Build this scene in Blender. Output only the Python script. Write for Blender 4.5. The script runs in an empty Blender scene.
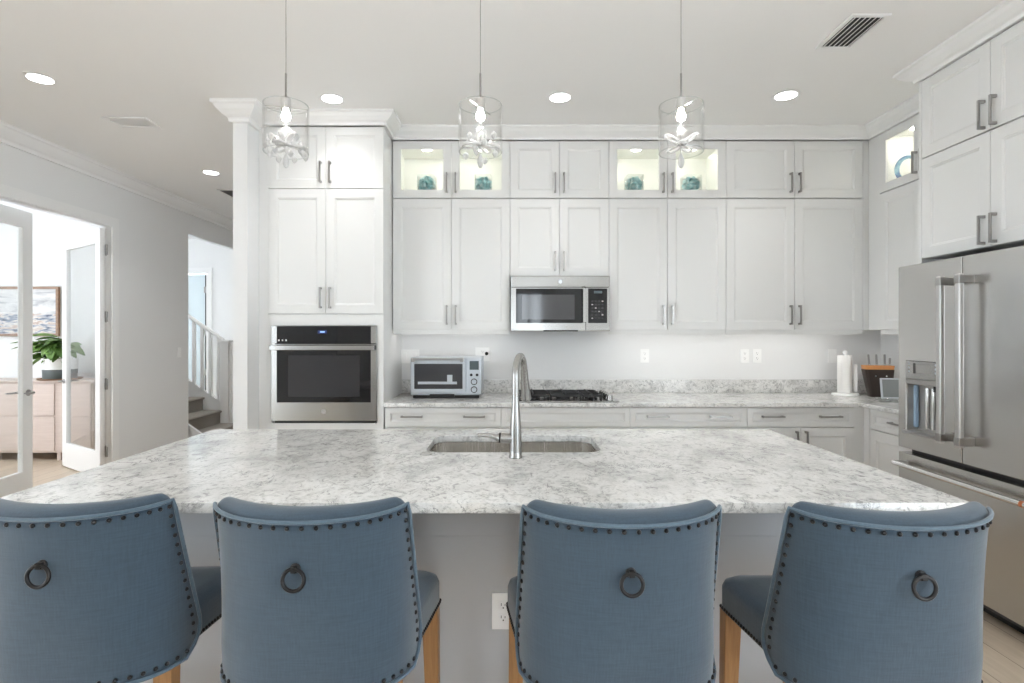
import bpy, bmesh, math, random
from mathutils import Vector, Matrix
random.seed(7)
PI = math.pi
R = math.radians
S = bpy.context.scene
COL = S.collection

# ------------------------------------------------------------------ camera, world, exposure
F = 550.0
EYE = 1.393
cam_d = bpy.data.cameras.new('camera')
cam = bpy.data.objects.new('camera', cam_d)
COL.objects.link(cam)
cam.location = (0, 0, EYE)
cam.rotation_euler = (R(90), 0, 0)
cam_d.sensor_width = 36
cam_d.lens = F / 1024 * 36
cam_d.shift_x = 4.0 / 1024
cam_d.shift_y = -5.5 / 1024
cam_d.clip_start = 0.05
S.camera = cam

S.view_settings.view_transform = 'Standard'
S.view_settings.look = 'None'
S.view_settings.exposure = 1.15
S.view_settings.gamma = 1
S.view_settings.use_curve_mapping = False
world = bpy.data.worlds.new('daylight')
S.world = world
world.use_nodes = True
wbg = world.node_tree.nodes['Background']
wbg.inputs[0].default_value = (0.86, 0.93, 1.0, 1)
wbg.inputs[1].default_value = 4.6
try:
    S.cycles.use_denoising = True
    S.cycles.max_bounces = 12
    S.cycles.diffuse_bounces = 6
    S.cycles.glossy_bounces = 5
    S.cycles.transparent_max_bounces = 24
    S.cycles.sample_clamp_indirect = 6
    S.cycles.caustics_reflective = False
    S.cycles.caustics_refractive = False
except Exception:
    pass
LAMP = 1.05       # watts of each recessed ceiling light

# ------------------------------------------------------------------ materials
def mat(name, color=(.8, .8, .8), rough=.5, metal=0.0, emit=None, strength=0, spec=None, coat=0, sheen=0):
    m = bpy.data.materials.new(name)
    m.use_nodes = True
    b = m.node_tree.nodes['Principled BSDF']
    b.inputs['Base Color'].default_value = (*color, 1)
    b.inputs['Roughness'].default_value = rough
    b.inputs['Metallic'].default_value = metal
    if spec is not None: b.inputs['Specular IOR Level'].default_value = spec
    if coat: b.inputs['Coat Weight'].default_value = coat
    if sheen:
        b.inputs['Sheen Weight'].default_value = sheen
    if emit:
        b.inputs['Emission Color'].default_value = (*emit, 1)
        b.inputs['Emission Strength'].default_value = strength
    return m

def nodes(m): return m.node_tree.nodes, m.node_tree.links, m.node_tree.nodes['Principled BSDF']

def tex(m, scale=(1, 1, 1)):
    n, l, b = nodes(m)
    tc = n.new('ShaderNodeTexCoord'); mp = n.new('ShaderNodeMapping')
    mp.inputs['Scale'].default_value = scale
    l.new(tc.outputs['Object'], mp.inputs['Vector'])
    return mp.outputs['Vector']

def noise(m, vec, scale, detail=3, rough=.5, dist=0.0):
    n, l, b = nodes(m)
    t = n.new('ShaderNodeTexNoise')
    t.inputs['Scale'].default_value = scale; t.inputs['Detail'].default_value = detail
    t.inputs['Roughness'].default_value = rough; t.inputs['Distortion'].default_value = dist
    l.new(vec, t.inputs['Vector'])
    return t.outputs['Fac']

def ramp(m, fac, stops):
    n, l, b = nodes(m)
    r = n.new('ShaderNodeValToRGB')
    e = r.color_ramp.elements
    while len(e) < len(stops): e.new(.5)
    for i, (p, c) in enumerate(stops):
        e[i].position = p
        e[i].color = (*c, 1) if len(c) == 3 else c
    l.new(fac, r.inputs['Fac'])
    return r.outputs['Color']

def mixc(m, fac, a, b_, mode='MIX'):
    n, l, b = nodes(m)
    x = n.new('ShaderNodeMix'); x.data_type = 'RGBA'; x.blend_type = mode
    for sock, v in ((x.inputs[0], fac), (x.inputs[6], a), (x.inputs[7], b_)):
        if isinstance(v, (int, float)): sock.default_value = v
        elif isinstance(v, tuple): sock.default_value = (*v, 1)
        else: l.new(v, sock)
    return x.outputs[2]

def bump(m, height, strength=.1, dist=.002):
    n, l, b = nodes(m)
    k = n.new('ShaderNodeBump'); k.inputs['Strength'].default_value = strength; k.inputs['Distance'].default_value = dist
    l.new(height, k.inputs['Height']); l.new(k.outputs['Normal'], b.inputs['Normal'])

def paint(name, c, rough=.55, bs=.03):
    m = mat(name, c, rough)
    v = tex(m); bump(m, noise(m, v, 260, 2), bs, .001)
    return m

M = {}
M['wall'] = paint('wall_paint', (.83, .833, .833), .7)
M['ceiling'] = paint('ceiling_paint', (.90, .898, .892), .85)
M['trim'] = paint('trim_paint', (.87, .87, .866), .4, .01)
M['cab'] = paint('cabinet_paint', (.79, .79, .782), .35, .01)
M['cab_inner'] = paint('cabinet_interior', (.86, .86, .825), .5, .01)
M['island_paint'] = paint('island_paint', (.52, .525, .54), .45, .01)
M['plastic'] = mat('white_plastic', (.95, .95, .945), .35)
M['dark_slot'] = mat('dark_slot', (.03, .03, .03), .6)
M['black'] = mat('black_enamel', (.012, .012, .013), .3)
M['iron'] = mat('cast_iron', (.02, .02, .021), .55)
M['rubber'] = mat('black_rubber', (.015, .015, .016), .7)
M['blackglass'] = mat('black_glass', (.010, .010, .012), .04, spec=.4)
M['grayglass'] = mat('smoked_window', (.055, .055, .06), .07, spec=.6)
M['chrome'] = mat('chrome', (.78, .78, .78), .1, 1)
M['nickel'] = mat('brushed_nickel', (.40, .39, .38), .28, 1)
M['faucet'] = mat('faucet_steel', (.36, .355, .345), .27, 1)
M['bronze'] = mat('dark_bronze', (.022, .021, .022), .32, .6)
M['silver'] = mat('silver_paint', (.56, .60, .65), .32, .5)
M['lamp'] = mat('lamp_diffuser', (1, 1, 1), .5, emit=(1, .99, .975), strength=6)
M['bulb'] = mat('glowing_bulb', (1, 1, 1), .5, emit=(1, .97, .93), strength=70)
M['strip'] = mat('led_strip', (1, 1, 1), .5, emit=(1, .97, .93), strength=4.2)
M['puck'] = mat('cabinet_puck_light', (1, 1, 1), .5, emit=(1, .96, .86), strength=26)
M['gray'] = mat('gray_grille_paint', (.30, .30, .30), .6)
M['lcd'] = mat('lcd_display', (.08, .11, .12), .2)
M['blue_led'] = mat('blue_led', (.1, .2, .4), .4, emit=(.35, .55, 1), strength=.6)
M['copper'] = mat('copper_band', (.62, .22, .10), .35, .6)
M['paper'] = paint('paper_towel', (.88, .87, .85), .9, .3)
M['orange_wood'] = mat('bright_bamboo', (.68, .30, .10), .5)
M['soil'] = mat('soil', (.05, .035, .025), .9)
M['door_blue'] = mat('pale_blue_panel', (.70, .80, .84), .3)
M['photo_gray'] = mat('gray_screen', (.22, .235, .24), .25)

def make_steel(name, c, rough, sc):
    m = mat(name, c, rough, 1)
    n, l, b = nodes(m)
    v = tex(m, sc)
    f = noise(m, v, 6, 4, .6)
    l.new(ramp(m, f, [(.3, (rough - .015,) * 3), (.7, (rough + .02,) * 3)]), b.inputs['Roughness'])
    return m
M['steel'] = make_steel('stainless_steel', (.37, .365, .355), .20, (1, 1, 90))
M['steelv'] = make_steel('stainless_steel_upright', (.55, .54, .525), .25, (90, 90, .6))
M['handle_steel'] = mat('polished_handle_steel', (.60, .59, .58), .30, 1)
M['sinksteel'] = make_steel('sink_steel', (.70, .68, .65), .26, (90, 1, 1))

def make_quartz():
    m = mat('marbled_quartz', (.8, .8, .8), .13, spec=.5)
    n, l, b = nodes(m)
    v = tex(m, (1.0, .72, 1.2))
    base = ramp(m, noise(m, v, 5.5, 8, .65, .8), [(.34, (.55, .545, .535)), (.46, (.74, .735, .72)), (.58, (.83, .825, .81))])
    patch = ramp(m, noise(m, v, 29, 10, .74, 1.2), [(.38, (.30, .30, .305)), (.455, (.80, .80, .795)), (.53, (1, 1, 1))])
    c = mixc(m, .68, base, patch, 'MULTIPLY')
    fine = ramp(m, noise(m, v, 95, 6, .7), [(.34, (.45, .45, .45)), (.44, (1, 1, 1))])
    c = mixc(m, .42, c, fine, 'MULTIPLY')
    vn = noise(m, v, 5.0, 10, .68, 1.8)
    ridge = ramp(m, vn, [(.488, (0, 0, 0)), (.5, (1, 1, 1)), (.512, (0, 0, 0))])
    mask = ramp(m, noise(m, v, 7.0, 4, .6), [(.50, (0, 0, 0)), (.60, (1, 1, 1))])
    f = mixc(m, 1.0, ridge, mask, 'MULTIPLY')
    c = mixc(m, f, c, (.17, .17, .18))
    l.new(c, b.inputs['Base Color'])
    return m
M['quartz'] = make_quartz()

def make_fabric(name, c1, c2):
    m = mat(name, c1, .9, sheen=.35)
    n, l, b = nodes(m)
    v = tex(m)
    slub = noise(m, tex(m, (18, 18, 240)), 1.0, 3, .6)
    slub2 = noise(m, tex(m, (240, 240, 18)), 1.0, 3, .6)
    f = mixc(m, .5, slub, slub2)
    l.new(ramp(m, f, [(.35, c2), (.65, c1)]), b.inputs['Base Color'])
    bump(m, f, .35, .0015)
    return m
M['fabric'] = make_fabric('blue_linen', (.038, .067, .098), (.026, .047, .071))
M['piping'] = make_fabric('blue_linen_piping', (.080, .125, .168), (.06, .095, .13))

def make_wood(name, c1, c2, sc=(2, 2, 14), rough=.45, ns=3):
    m = mat(name, c1, rough)
    n, l, b = nodes(m)
    v = tex(m, sc)
    f = noise(m, v, ns, 5, .6, .6)
    l.new(ramp(m, f, [(.3, c2), (.7, c1)]), b.inputs['Base Color'])
    bump(m, f, .08, .001)
    return m
M['leg_wood'] = make_wood('honey_oak', (.38, .20, .08), (.26, .13, .05), (26, 26, 2))
M['credenza'] = make_wood('pink_washed_wood', (.68, .58, .53), (.61, .51, .46), (1.2, 30, 14))
M['frame_wood'] = make_wood('walnut_frame', (.34, .20, .12), (.22, .13, .08), (3, 3, 10))
M['bark'] = make_wood('plant_stem', (.14, .12, .05), (.08, .07, .03), (10, 10, 3))

def make_floor():
    m = mat('oak_planks', (.6, .45, .32), .35)
    n, l, b = nodes(m)
    tc = n.new('ShaderNodeTexCoord'); mp = n.new('ShaderNodeMapping')
    mp.inputs['Rotation'].default_value = (0, 0, R(90))
    l.new(tc.outputs['Object'], mp.inputs['Vector'])
    br = n.new('ShaderNodeTexBrick')
    br.offset = .37
    for k, x in (('Scale', 1), ('Mortar Size', .0025), ('Brick Width', 1.5), ('Row Height', .18), ('Bias', 0)):
        br.inputs[k].default_value = x
    br.inputs['Color1'].default_value = (.62, .52, .41, 1)
    br.inputs['Color2'].default_value = (.54, .445, .345, 1)
    br.inputs['Mortar'].default_value = (.27, .20, .14, 1)
    l.new(mp.outputs['Vector'], br.inputs['Vector'])
    g = ramp(m, noise(m, tex(m, (22, 1.6, 1)), 2.4, 6, .65, .5), [(.3, (.74, .70, .66)), (.65, (1, 1, 1))])
    l.new(mixc(m, .6, br.outputs['Color'], g, 'MULTIPLY'), b.inputs['Base Color'])
    return m
M['floor'] = make_floor()

def make_carpet():
    m = mat('taupe_carpet', (.27, .24, .205), .95, sheen=.2)
    n, l, b = nodes(m)
    f = noise(m, tex(m), 160, 3, .7)
    l.new(ramp(m, f, [(.3, (.17, .15, .125)), (.7, (.34, .305, .265))]), b.inputs['Base Color'])
    bump(m, f, .6, .004)
    return m
M['carpet'] = make_carpet()

def make_leaf():
    m = mat('leaf_green', (.12, .24, .05), .4)
    n, l, b = nodes(m)
    l.new(ramp(m, noise(m, tex(m), 9, 3), [(.3, (.045, .12, .02)), (.7, (.20, .34, .08))]), b.inputs['Base Color'])
    return m
M['leaf'] = make_leaf()

def make_teal():
    m = mat('teal_petals', (.2, .5, .52), .5)
    n, l, b = nodes(m)
    l.new(ramp(m, noise(m, tex(m), 28, 3), [(.32, (.24, .56, .60)), (.5, (.46, .76, .78)), (.68, (.84, .93, .92))]), b.inputs['Base Color'])
    return m
M['teal'] = make_teal()

def make_art():
    m = mat('seascape_print', (.8, .8, .8), .5)
    n, l, b = nodes(m)
    tc = n.new('ShaderNodeTexCoord'); sp = n.new('ShaderNodeSeparateXYZ')
    l.new(tc.outputs['Object'], sp.inputs[0])
    sky = ramp(m, noise(m, tex(m, (1.2, 1, 5)), 3, 5, .6, .6), [(.32, (.36, .37, .39)), (.48, (.58, .58, .58)), (.65, (.70, .70, .69))])
    sea = ramp(m, noise(m, tex(m, (1.6, 1, 9)), 3, 5, .6, .6), [(.34, (.08, .10, .14)), (.45, (.30, .33, .40)), (.52, (.66, .62, .58)), (.62, (.42, .30, .24)), (.72, (.72, .72, .74))])
    mm = n.new('ShaderNodeMath'); mm.operation = 'ADD'
    wob = n.new('ShaderNodeMath'); wob.operation = 'MULTIPLY'; wob.inputs[1].default_value = .10
    l.new(noise(m, tex(m, (5, 1, 1)), 1.5, 4), wob.inputs[0])
    l.new(sp.outputs['Z'], mm.inputs[0]); l.new(wob.outputs[0], mm.inputs[1])
    mask = ramp(m, mm.outputs[0], [(.010, (0, 0, 0)), (.035, (1, 1, 1))])
    l.new(mixc(m, mask, sea, sky), b.inputs['Base Color'])
    return m
M['art'] = make_art()

def make_cletter():
    m = mat('mottled_letter', (.3, .4, .6), .3)
    n, l, b = nodes(m)
    l.new(ramp(m, noise(m, tex(m), 14, 2), [(.35, (.22, .18, .36)), (.5, (.20, .36, .58)), (.66, (.45, .72, .80))]), b.inputs['Base Color'])
    return m
M['letter'] = make_cletter()
M['tray_clear'] = None

def make_thin_glass(name, fres=.35, tint=(1, 1, 1), base=.03, rough=.02):
    m = bpy.data.materials.new(name); m.use_nodes = True
    n, l = m.node_tree.nodes, m.node_tree.links
    n.remove(n['Principled BSDF'])
    t = n.new('ShaderNodeBsdfTransparent'); t.inputs[0].default_value = (*tint, 1)
    g = n.new('ShaderNodeBsdfGlossy'); g.inputs['Roughness'].default_value = rough
    lw = n.new('ShaderNodeLayerWeight'); lw.inputs[0].default_value = fres
    ad = n.new('ShaderNodeMath'); ad.operation = 'ADD'; ad.use_clamp = True; ad.inputs[1].default_value = base
    pw = n.new('ShaderNodeMath'); pw.operation = 'POWER'; pw.inputs[1].default_value = 3.0
    ml = n.new('ShaderNodeMath'); ml.operation = 'MULTIPLY'; ml.inputs[1].default_value = fres
    lw.inputs[0].default_value = .5
    l.new(lw.outputs['Facing'], pw.inputs[0]); l.new(pw.outputs[0], ml.inputs[0]); l.new(ml.outputs[0], ad.inputs[0])
    mx = n.new('ShaderNodeMixShader')
    l.new(ad.outputs[0], mx.inputs[0]); l.new(t.outputs[0], mx.inputs[1]); l.new(g.outputs[0], mx.inputs[2])
    l.new(mx.outputs[0], n['Material Output'].inputs[0])
    return m
M['pane'] = make_thin_glass('window_glass', .45, (.97, .98, .98), .03)
M['shade_glass'] = make_thin_glass('clear_shade_glass', .70, (.995, .995, .995), .008)
def make_crystal():
    m = bpy.data.materials.new('crystal'); m.use_nodes = True
    n, l = m.node_tree.nodes, m.node_tree.links
    n.remove(n['Principled BSDF'])
    g = n.new('ShaderNodeBsdfGlass'); g.inputs['IOR'].default_value = 1.5; g.inputs['Roughness'].default_value = .05
    d = n.new('ShaderNodeBsdfTranslucent'); d.inputs[0].default_value = (.95, .95, .95, 1)
    e = n.new('ShaderNodeBsdfDiffuse'); e.inputs[0].default_value = (.95, .95, .95, 1)
    m1 = n.new('ShaderNodeMixShader'); m1.inputs[0].default_value = .5
    l.new(d.outputs[0], m1.inputs[1]); l.new(e.outputs[0], m1.inputs[2])
    m2 = n.new('ShaderNodeMixShader'); m2.inputs[0].default_value = .6
    l.new(g.outputs[0], m2.inputs[1]); l.new(m1.outputs[0], m2.inputs[2])
    l.new(m2.outputs[0], n['Material Output'].inputs[0])
    return m
M['crystal'] = make_crystal()
M['acrylic'] = make_thin_glass('clear_acrylic', .5, (.93, .94, .94), .05)

# ------------------------------------------------------------------ mesh helpers
class MB:
    def __init__(s): s.bm = bmesh.new()
    def box(s, x0, x1, y0, y1, z0, z1, mtx=None):
        vs = [s.bm.verts.new(p) for p in ((x0,y0,z0),(x1,y0,z0),(x1,y1,z0),(x0,y1,z0),(x0,y0,z1),(x1,y0,z1),(x1,y1,z1),(x0,y1,z1))]
        for f in ((3,2,1,0),(4,5,6,7),(0,1,5,4),(1,2,6,5),(2,3,7,6),(3,0,4,7)): s.bm.faces.new([vs[i] for i in f])
        if mtx:
            for v in vs: v.co = mtx @ v.co
        return s
    def rings(s, rings, closed=True, cap=True, loop=False):
        rr = [[s.bm.verts.new(p) for p in r] for r in rings]
        n = len(rr[0])
        pairs = list(zip(rr[:-1], rr[1:])) + ([(rr[-1], rr[0])] if loop else [])
        for a, b in pairs:
            for i in range(n if closed else n - 1):
                j = (i + 1) % n
                try: s.bm.faces.new((a[i], a[j], b[j], b[i]))
                except ValueError: pass
        if cap and not loop and closed:
            s.bm.faces.new(rr[0][::-1]); s.bm.faces.new(rr[-1])
        return s
    def tube(s, pts, rad, n=12, cap=True, loop=False, square=False):
        pts = [Vector(p) for p in pts]; m = len(pts)
        rs = rad if isinstance(rad, (list, tuple)) else [rad] * m
        up = None; out = []
        for i, p in enumerate(pts):
            if loop: d = pts[(i + 1) % m] - pts[i - 1]
            else: d = pts[min(i + 1, m - 1)] - pts[max(i - 1, 0)]
            d.normalize()
            if up is None:
                up = Vector((0, 0, 1)) if abs(d.z) < .9 else Vector((0, 1, 0))
            a = d.cross(up); a.normalize(); b = a.cross(d); b.normalize(); up = b
            out.append([p + a * rs[i] * math.cos(t) + b * rs[i] * math.sin(t) for t in [2 * PI * k / n + (PI / 4 if square else 0) for k in range(n)]])
        return s.rings(out, True, cap, loop)
    def lathe(s, prof, n=24, c=(0, 0, 0), axis='z', cap=True):
        out = []
        for r, z in prof:
            ring = []
            for k in range(n):
                t = 2 * PI * k / n
                x, y = max(r, 1e-5) * math.cos(t), max(r, 1e-5) * math.sin(t)
                p = {'z': (x, y, z), 'y': (x, z, -y), 'x': (z, x, y)}[axis]
                ring.append((p[0] + c[0], p[1] + c[1], p[2] + c[2]))
            out.append(ring)
        return s.rings(out, True, cap)
    def poly(s, pts, h0, h1, fn):
        """extrude a 2D outline between h0 and h1; fn maps (u,v,h) to xyz"""
        return s.rings([[fn(u, v, h0) for u, v in pts], [fn(u, v, h1) for u, v in pts]])
    def mesh(s, name, m, bevel=0, smooth=False):
        bmesh.ops.recalc_face_normals(s.bm, faces=s.bm.faces)
        me = bpy.data.meshes.new(name)
        s.bm.to_mesh(me); s.bm.free()
        if m: me.materials.append(m)
        if smooth:
            for p in me.polygons: p.use_smooth = True
        return me
    def build(s, name, m, parent=None, bevel=0, smooth=False, loc=None, rot=None, seg=2):
        return link(name, s.mesh(name, m, 0, smooth), parent, bevel, loc, rot, seg, smooth)

def link(name, me, parent=None, bevel=0, loc=None, rot=None, seg=2, smooth=False):
    o = bpy.data.objects.new(name, me); COL.objects.link(o)
    if parent: o.parent = parent
    if loc is not None: o.location = loc
    if rot is not None: o.rotation_euler = rot
    if bevel:
        b = o.modifiers.new('bevel', 'BEVEL'); b.width = bevel; b.segments = seg; b.limit_method = 'ANGLE'; b.angle_limit = R(35)
    if smooth and not bevel:
        try:
            me.set_sharp_from_angle(angle=R(38))
        except Exception: pass
    return o

def plate(outer, holes, t, fn):
    """flat plate with holes: outline and holes in 2D, thickness t, mapped to space by fn(u,v,h)"""
    cu = bpy.data.curves.new('outline', 'CURVE'); cu.dimensions = '2D'; cu.fill_mode = 'BOTH'; cu.extrude = t / 2
    for pts in [outer] + list(holes):
        sp = cu.splines.new('POLY'); sp.points.add(len(pts) - 1)
        for q, (u, v) in zip(sp.points, pts): q.co = (u, v, 0, 1)
        sp.use_cyclic_u = True
    o = bpy.data.objects.new('outline', cu)
    COL.objects.link(o)
    bpy.context.view_layer.update()
    me = bpy.data.meshes.new_from_object(o.evaluated_get(bpy.context.evaluated_depsgraph_get()))
    bpy.data.objects.remove(o); bpy.data.curves.remove(cu)
    mb = MB(); mb.bm.from_mesh(me); bpy.data.meshes.remove(me)
    bmesh.ops.remove_doubles(mb.bm, verts=mb.bm.verts, dist=1e-5)
    for v in mb.bm.verts: v.co = fn(v.co.x, v.co.y, v.co.z + t / 2)
    return mb

def rrect(x0, y0, x1, y1, r, n=6):
    out = []
    for cx, cy, a in ((x1 - r, y0 + r, -90), (x1 - r, y1 - r, 0), (x0 + r, y1 - r, 90), (x0 + r, y0 + r, 180)):
        for k in range(n + 1):
            t = R(a + 90 * k / n); out.append((cx + r * math.cos(t), cy + r * math.sin(t)))
    return out
def rect(x0, y0, x1, y1): return [(x0, y0), (x1, y0), (x1, y1), (x0, y1)]
XY = lambda u, v, h: (u, v, h)
XZ = lambda u, v, h: (u, h, v)        # plate in a plane facing the camera, h = depth
YZ = lambda u, v, h: (h, u, v)

def tag(o, label, cat, group=None):
    o['label'] = label; o['category'] = cat
    if group: o['group'] = group
    return o
def thing(name, label, cat, loc=(0, 0, 0), rz=0, group=None):
    o = bpy.data.objects.new(name, None); COL.objects.link(o)
    o.empty_display_size = .1
    o.location = loc; o.rotation_euler = (0, 0, rz)
    return tag(o, label, cat, group)
def struct(o):
    o['kind'] = 'structure'; return o
def dup(root, parent=None):
    c = root.copy(); COL.objects.link(c); c.parent = parent
    for ch in list(root.children): dup(ch, c)
    return c

# ------------------------------------------------------------------ room shell
H = 2.99
BACK = 4.65
RX = 3.15
LX = -3.87
def shell():
    struct(MB().box(-7.5, 3.35, -4.7, 9.4, -.12, 0).build('floor', M['floor']))
    struct(MB().box(-7.5, 3.35, -4.7, 9.4, H, H + .12).build('ceiling', M['ceiling']))
    struct(MB().box(-1.80, 3.35, BACK, BACK + .15, 0, H).build('wall_back', M['wall']))
    struct(plate(rect(-4.7, 0, BACK, H), [rect(-3.4, .02, -.1, 2.5)], .15, lambda u, v, h: (RX + h, u, v)).build('wall_right', M['wall']))
    struct(MB().box(-1.90, -1.80, 3.80, 9.2, 0, H).build('wall_divider', M['wall']))
    left = plate([(-4.7, 0), (3.60, 0), (3.60, 2.46), (5.36, 2.46), (5.36, 0), (6.66, 0), (6.66, 2.64), (8.05, 2.64), (8.05, 0), (9.2, 0), (9.2, H), (-4.7, H)],
                 [rect(-1.2, .02, 1.2, 2.5)], .12, lambda u, v, h: (LX - .12 + h, u, v))
    struct(left.build('wall_left', M['wall']))
    # office and stairwell beyond the left wall
    struct(MB().box(-7.3, LX - .12, 6.56, 6.66, 0, H).build('wall_office_back', M['wall']))
    struct(MB().box(-7.3, LX - .12, 2.2, 2.3, 0, H).build('wall_office_front', M['wall']))
    struct(plate(rect(2.2, 0, 9.4, H), [rect(3.3, 1.0, 5.5, 2.4), rect(7.4, 1.0, 8.7, 2.4)], .1, lambda u, v, h: (-7.4 + h, u, v)).build('wall_office_left', M['wall']))  # unseen openings added to bring daylight into office and stairwell
    struct(plate(rect(-7.3, 0, -1.80, H), [rect(-5.95, 0.002, -4.93, 2.42)], .12, lambda u, v, h: (u, 9.0 + h, v)).build('wall_stairwell', M['wall']))
    # rear wall with tall sliding windows
    holes = [rect(.15, .6, .85, 2.45)]
    struct(plate(rect(LX, 0, RX, H), holes, .15, lambda u, v, h: (u, -4.7 + h, v)).build('wall_rear', M['wall']))
    for i, h in enumerate(holes):
        x0, z0 = h[0]; x1, z1 = h[2]
        xm = (x0 + x1) / 2
        fr = struct(plate(rect(x0, z0, x1, z1), [rect(x0 + .06, z0 + .06, xm - .03, z1 - .06), rect(xm + .03, z0 + .06, x1 - .06, z1 - .06)], .06,
                          lambda u, v, h_: (u, -4.66 + h_, v)).build('window_%d' % (i + 1), M['trim']))
        MB().box(x0 + .05, x1 - .05, -4.635, -4.629, z0 + .05, z1 - .05).build('pane', M['pane'], fr)
    for i, (x, y0, y1) in enumerate(((RX + .05, -3.4, -.1), (LX - .09, -1.2, 1.2))):  # unseen side windows, added so daylight reaches the kitchen ceiling
        n = 3; hs = [rect(y0 + (y1 - y0) * k / n + .05, .08, y0 + (y1 - y0) * (k + 1) / n - .05, 2.44) for k in range(n)]
        fr = struct(plate(rect(y0, .02, y1, 2.5), hs, .06, lambda u, v, h_: (x + h_, u, v)).build('window_%d' % (i + 2), M['trim']))
        MB().box(x + .027, x + .033, y0 + .04, y1 - .04, .07, 2.45).build('pane', M['pane'], fr)
shell()

CROWN = [(0, 0), (.092, 0), (.092, -.014), (.080, -.020), (.066, -.038), (.040, -.058), (.022, -.066), (.018, -.074), (.018, -.085), (0, -.085)]
def crown(name, pts, prof=CROWN, z=H):
    """sweep the crown profile along a polyline, offset to the right of travel, mitred"""
    pts = [Vector(p) for p in pts]; rings = []
    for i, p in enumerate(pts):
        ns = []
        for a, b in ((i - 1, i), (i, i + 1)):
            if a >= 0 and b < len(pts):
                d = (pts[b] - pts[a]).normalized(); ns.append(Vector((d.y, -d.x)))
        if len(ns) == 1: off = ns[0]
        else:
            s_ = ns[0] + ns[1]; off = s_ / (s_.dot(ns[0]))
        rings.append([(p.x + off.x * d, p.y + off.y * d, z + h) for d, h in prof])
    return struct(MB().rings(rings).build(name, M['trim']))
BIG = [(d * 1.15, h * 1.45) for d, h in CROWN]
crown('trim_1', [(LX, 9.0), (LX, -4.55)][::-1], BIG)
crown('trim_2', [(-1.90, 9.0), (-1.90, 3.80), (-1.80, 3.80), (-1.80, 3.955)], BIG)
crown('trim_3', [(-1.80, 3.955), (-.895, 3.955), (-.895, 4.245), (2.79, 4.245), (2.79, 3.29), (2.455, 3.29), (2.455, 2.31), (RX, 2.31)])
def baseboard(name, x0, x1, y0, y1):
    struct(MB().box(x0, x1, y0, y1, 0, .13).build(name, M['trim'], bevel=.004))
baseboard('baseboard_left', LX, LX + .015, 5.46, 6.66)
baseboard('baseboard_left', LX, LX + .015, -4.55, 3.50)
baseboard('baseboard_office', -7.3, LX - .12, 6.545, 6.56)
baseboard('baseboard_divider', -1.915, -1.90, 3.785, 9.0)
baseboard('baseboard_divider', -1.90, -1.80, 3.785, 3.80)
# flat casing round the office doorway
struct(plate([(5.36, 0), (5.45, 0), (5.45, 2.55), (3.51, 2.55), (3.51, 0), (3.60, 0), (3.60, 2.46), (5.36, 2.46)], [], .018,
             lambda u, v, h: (LX + h, u, v)).build('trim_4', M['trim'], bevel=.003))

# ------------------------------------------------------------------ french doors of the office (structure)
def french_leaf(n, hinge, free, handle_side):
    hx, hy = hinge; L = math.hypot(free[0] - hx, free[1] - hy)
    a = math.atan2(free[1] - hy, free[0] - hx)
    t = .042
    mb = plate(rect(0, .012, L, 2.44), [rect(.11, .26, L - .11, 2.30)], t, lambda u, v, h: (u, h - t / 2, v))
    d = struct(mb.build('door_%d' % n, M['trim'], bevel=.003, loc=(hx, hy, 0), rot=(0, 0, a)))
    MB().box(.10, L - .10, -.004, .004, .25, 2.31).build('pane', M['pane'], d)
    for s in (-1, 1):
        hb = MB().lathe([(0, 0), (.027, 0), (.027, .006), (.012, .010), (.010, .05)], 20, (L - .055, s * t / 2, .915), 'y')
        if s < 0:
            for v in hb.bm.verts: v.co.y = -2 * t / 2 - v.co.y
        hb.tube([(L - .055, s * (t / 2 + .045), .915), (L - .10, s * (t / 2 + .050), .914), (L - .165, s * (t / 2 + .048), .918)], [.009, .008, .006], 10)
        hb.build('door_handle', M['nickel'], d, smooth=True)
    for z in (2.23, 1.58, .925, .27):
        MB().box(-.048, .035, -.0295, -.0215, z - .05, z + .05).lathe([(.008, -.055), (.008, .055)], 12, (0, -.032, z)).build('hinge', M['nickel'], d, bevel=.001)
    return d
french_leaf(1, (-3.935, 5.335), (-4.745, 5.885), 1)
french_leaf(2, (-3.955, 3.64), (-4.075, 4.69), 1)

# stairwell door: white casing, pale bluish leaf ajar with three hinges
struct(plate([(-6.04, 0), (-5.95, 0), (-5.95, 2.42), (-4.93, 2.42), (-4.93, 0), (-4.84, 0), (-4.84, 2.51), (-6.04, 2.51)], [], .018,
             lambda u, v, h: (u, 8.982 + h, v)).build('trim_5', M['trim'], bevel=.003))
d3 = struct(MB().box(-1.0, -.012, 0, .04, .01, 2.40).build('door_3', M['door_blue'], bevel=.003, loc=(-4.935, 9.02, 0), rot=(0, 0, 0)))
MB().box(-.03, -.002, -.004, .0, .01, 2.40).build('hinge_edge', M['bronze'], d3)
for z in (2.15, 1.45, .80, .2):
    MB().box(-.045, .015, -.012, -.004, z - .05, z + .05).build('hinge', M['nickel'], d3)

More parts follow.
